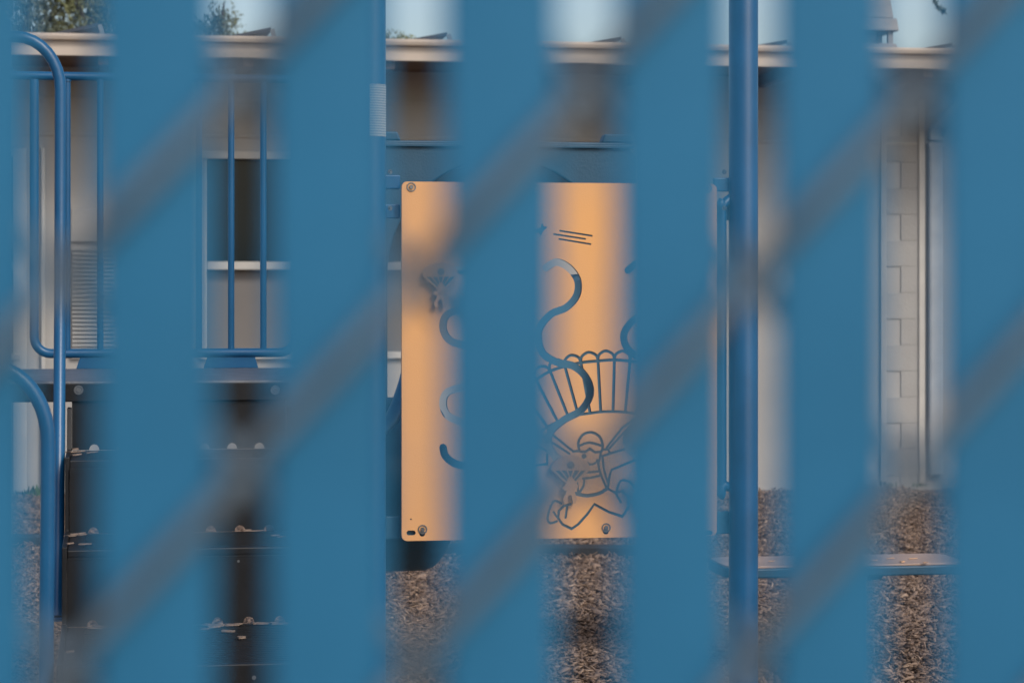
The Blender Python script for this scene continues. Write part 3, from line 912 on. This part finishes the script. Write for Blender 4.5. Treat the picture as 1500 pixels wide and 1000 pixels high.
# ---------------- parachute tokens that slide in the slots
def token(cx, cy, s, label):
    """cx, cy: photo position of the token's bolt"""
    def q(x, y): return P2(cx + x * s, cy + y * s)
    dome = [q(-29, 7), (q(-28.5, 2)), q(-25, -4), q(-18, -10), q(-8, -13.5), q(0, -14), q(10, -13), q(19, -9), q(26, -2), q(28, 4), q(27, 8)]
    fig = [q(9, 26), q(11, 31), q(9, 36), q(6.5, 34.5), q(5.5, 39), q(8.5, 46), q(9, 50), q(7, 56), q(3, 56), q(2.4, 50), q(1, 44), q(-2, 43.6), q(-4.6, 47), q(-4.6, 56), q(-9, 56), q(-11.5, 50), q(-8, 43), q(-6, 38), q(-9.5, 37), q(-12.5, 34), q(-10, 30.5), q(-6, 27)]
    out = dome + fig
    pockets = []
    xs_t = (-24, -14.5, -5, 4.5, 14, 23); xs_b = (-6.5, -4.6, -1.8, 1.4, 4.6, 7)
    yb_ = (25, 22, 17.5, 17.5, 22, 25)
    for i in range(5):
        g = 1.1
        pockets.append(([q(xs_t[i] + g, 8), q(xs_t[i + 1] - g, 8), q(xs_b[i + 1] - g * .3, yb_[i + 1] - 1), q(xs_b[i] + g * .3, yb_[i] - 1)], .004))
    t = empty('parachute_slider', (q(0, 0).x, YA - .006, q(0, 0).y))
    org = Vector((q(0, 0).x, YA - .006, q(0, 0).y))
    sk_, cr_ = engraved(out, pockets, YA - .022, .010, .0012, (M['tanedge'], M['core']), ('token', 'token_core'), t, org, True)
    m = MB(); bolt(m, (0, -.0162, 0), (0, -1, 0), .0088 * s); m.build('bolt', M['steel'], t)
    MB().lathe((0, -.0058, 0), (0, 1, 0), [(0, .005), (.022, .005)], 12).build('slide_pin', M['steel'], t, True)
    tag(t, label, 'slider', 'parachute tokens in the panel slots')
token(834, 680, 1.0, 'small parachutist token over the engraved figure near the panel bottom')
token(644.5, 398, .93, 'small parachutist token near the left edge of the orange panel')

# ------------------------------------------------------------------ low benches beyond the right post
def bench(cx, cy, w, d, h, label, tagset):
    b = empty('play_bench', (cx, cy, 0))
    def rr(w_, d_, r=.07, n=6):
        pts = []
        for sx, sy, s in ((1, 1, 0), (-1, 1, 90), (-1, -1, 180), (1, -1, 270)):
            for k in range(n + 1):
                t = R(s + 90 * k / n)
                pts.append((sx * (w_ / 2 - r) + r * math.cos(t), sy * (d_ / 2 - r) + r * math.sin(t)))
        return pts
    MB().prism(rr(w, d), 'z', h - .008, h).build('top', M['benchtop'], b, bevel=.002)
    MB().prism(rr(w + .012, d + .012), 'z', h - .045, h - .0085).build('apron', M['bluepl'], b, bevel=.006)
    MB().lathe((.07, 0, -.3), (0, 0, 1), [(0, .0445), (h + .25, .0445)], 28).build('post', M['blue'], b, True)
    for s in (-1, 1):
        MB().prism([(.07 + s * .044, h - .046), (.07 + s * .125, h - .046), (.07 + s * .10, h - .075), (.07 + s * .044, h - .08)], 'y', -.02, .02).build('gusset', M['blue'], b)
    tag(b, label, 'bench', 'low blue edged benches')
p = at(1224, 822, 9.0)
hB = .42
bench(X_at(1226, 9.03), 9.03, X_at(1400, 9.03) - X_at(1052, 9.03), .34, hB, 'low tan topped bench with blue edge just right of the tall post', None)
bench(X_at(1480, 7.45) + .42, 7.45, .84, .34, hB, 'low tan topped bench cut off by the right picture edge', None)

# ------------------------------------------------------------------ loose chips on steps and bench
chip_me = []
for k in range(5):
    rnd = random.Random(k)
    m = MB()
    L = rnd.uniform(.010, .019); w_ = rnd.uniform(.004, .007); h_ = rnd.uniform(.002, .005)
    vs = []
    for z in (0, h_):
        for x, y in ((-L, -w_), (L * .9, -w_ * .5), (L, w_ * .6), (-L * .8, w_)):
            vs.append((x * rnd.uniform(.85, 1.1), y * rnd.uniform(.8, 1.2), z + x * .05))
    m.add(vs, [(3, 2, 1, 0), (4, 5, 6, 7), (0, 1, 5, 4), (1, 2, 6, 5), (2, 3, 7, 6), (3, 0, 4, 7)])
    chip_me.append(m.mesh('wood_chip', M['chip1']))
M['chip2'] = mat('sunlit orange wood chip', (0.55, 0.34, 0.20), 0.9, 0.2, 60)  # brighter copy of the chip material, caught sunlight put into its colour
chip_me2 = []
for me in chip_me:
    c = me.copy(); c.materials[0] = M['chip2']; chip_me2.append(c)
def lay(px, py, z, rz, k, grp, label, tilt=0.0, src=None):
    d = (EYE - z) * FPX / (py - HOR)
    u = (px - 750) / FPX
    x = d * (math.sin(YAW) + u * math.cos(YAW)); y = d * (math.cos(YAW) - u * math.sin(YAW))
    o = bpy.data.objects.new('wood_chip', (src or chip_me)[k % 5]); col.objects.link(o)
    o.location = (x, y, z + .003); o.rotation_euler = (tilt, tilt * .5, rz)
    tag(o, label, 'wood chip', grp)
rnd = random.Random(5)
for i, (px, py) in enumerate([(104, 664), (110, 660), (116, 663), (130, 665), (138, 664), (112, 668)]):
    lay(px, py, 1.0024, rnd.uniform(-.8, .8), i, 'chips on the top step', 'wood chip lying on the top dark step')
for i, (px, py) in enumerate([(103, 787), (109, 785), (116, 783), (121, 785), (102, 798), (125, 799), (362, 779), (375, 779), (412, 788), (403, 786)]):
    lay(px, py, .8044, rnd.uniform(-.5, .5), i, 'chips on the middle step', 'wood chip lying on the middle dark step')
for i, (px, py) in enumerate([(308, 917), (322, 918), (340, 917), (350, 916), (376, 915), (384, 915), (402, 915), (412, 915), (300, 923), (331, 926), (335, 926.5), (354, 936), (139, 921), (145, 919), (102, 956), (314, 920)]):
    lay(px, py, .6099, rnd.uniform(-.5, .5), i, 'chips on the lowest platform', 'wood chip lying on the lowest dark step', .1)
for i, (px, py) in enumerate([(1304, 819), (1322, 824), (1337, 819), (1356, 825), (1130, 823), (1280, 822)]):
    lay(px, py, hB, rnd.uniform(-.3, .3), i, 'chips on the bench', 'wood chip lying on the bench beside the tall post', 0, chip_me2)

# ------------------------------------------------------------------ chain link fence with slats, right before the camera
YC = .52
CW = .0374
HP = .0832
fx0 = X_at(733, YC) - CW / 2
NL, NR = 48, 62
fence = empty('chain_link_fence', (fx0, YC, 0))
tag(fence, 'out of focus grey chain link fence woven with blue slats, close to camera', 'fence')
FH = 1.80
zph = at(735, 262, YC).z               # front strand crosses the slat right of fx0 here
# one wire: a flattened spiral filling the column 0..CW
pts = []
z0 = zph - HP / 4
z0 -= HP * math.floor((z0 - .05) / HP)
nT = int((FH - z0) / HP)
for k in range(nT):
    zb_ = z0 + k * HP
    pts += [(-.0012, -.0005, zb_), (.0015, -.0036, zb_ + .0022), (CW * .5, -.0046, zb_ + HP / 4), (CW - .0015, -.0036, zb_ + HP / 2 - .0022), (CW + .0012, -.0005, zb_ + HP / 2),
            (CW - .0015, .0036, zb_ + HP / 2 + .0022), (CW * .5, .0046, zb_ + HP * .75), (.0015, .0036, zb_ + HP - .0022)]
wm = MB().tube(pts, .0025, 8).mesh('wire', M['wire'], True)
pts2 = [(x, y, z + HP / 2) for x, y, z in pts[:-8]]
wm2 = MB().tube(pts2, .0025, 8).mesh('wire', M['wire'], True)
SWD = CW * .675
prof = [(-SWD / 2, -.0004), (-SWD / 2 + .001, -.0012), (0, -.0016), (SWD / 2 - .001, -.0012), (SWD / 2, -.0004), (SWD / 2, .0004), (0, .0002), (-SWD / 2, .0004)]
sm = MB().prism(prof, 'z', .04, FH + .01).mesh('slat', M['slat'])
rnd = random.Random(21)
jit = {-3: -.0010, -2: .0004, -1: -.0002, 0: .0, 1: .0008, 2: -.0004, 3: .0006}
for i in range(-NL, NR):
    link_copy(wm if i % 2 == 0 else wm2, 'wire', fence, (i * CW, 0, 0))
    j = jit.get(i, rnd.uniform(-.0012, .0012))
    link_copy(sm, 'slat', fence, (i * CW + CW / 2 + j, .0003, rnd.uniform(-.01, .01)))
MB().tube([(-NL * CW - .03, .03, FH + .02), (NR * CW + .03, .03, FH + .02)], .021, 16).build('top_rail', M['wire'], fence, True)
for x in (-NL * CW - .03, NR * CW + .03):
    MB().lathe((x, .03, -.3), (0, 0, 1), [(0, .03), (FH + .36, .03), (FH + .375, .02), (FH + .38, .005)], 20).build('post', M['wire'], fence, True)
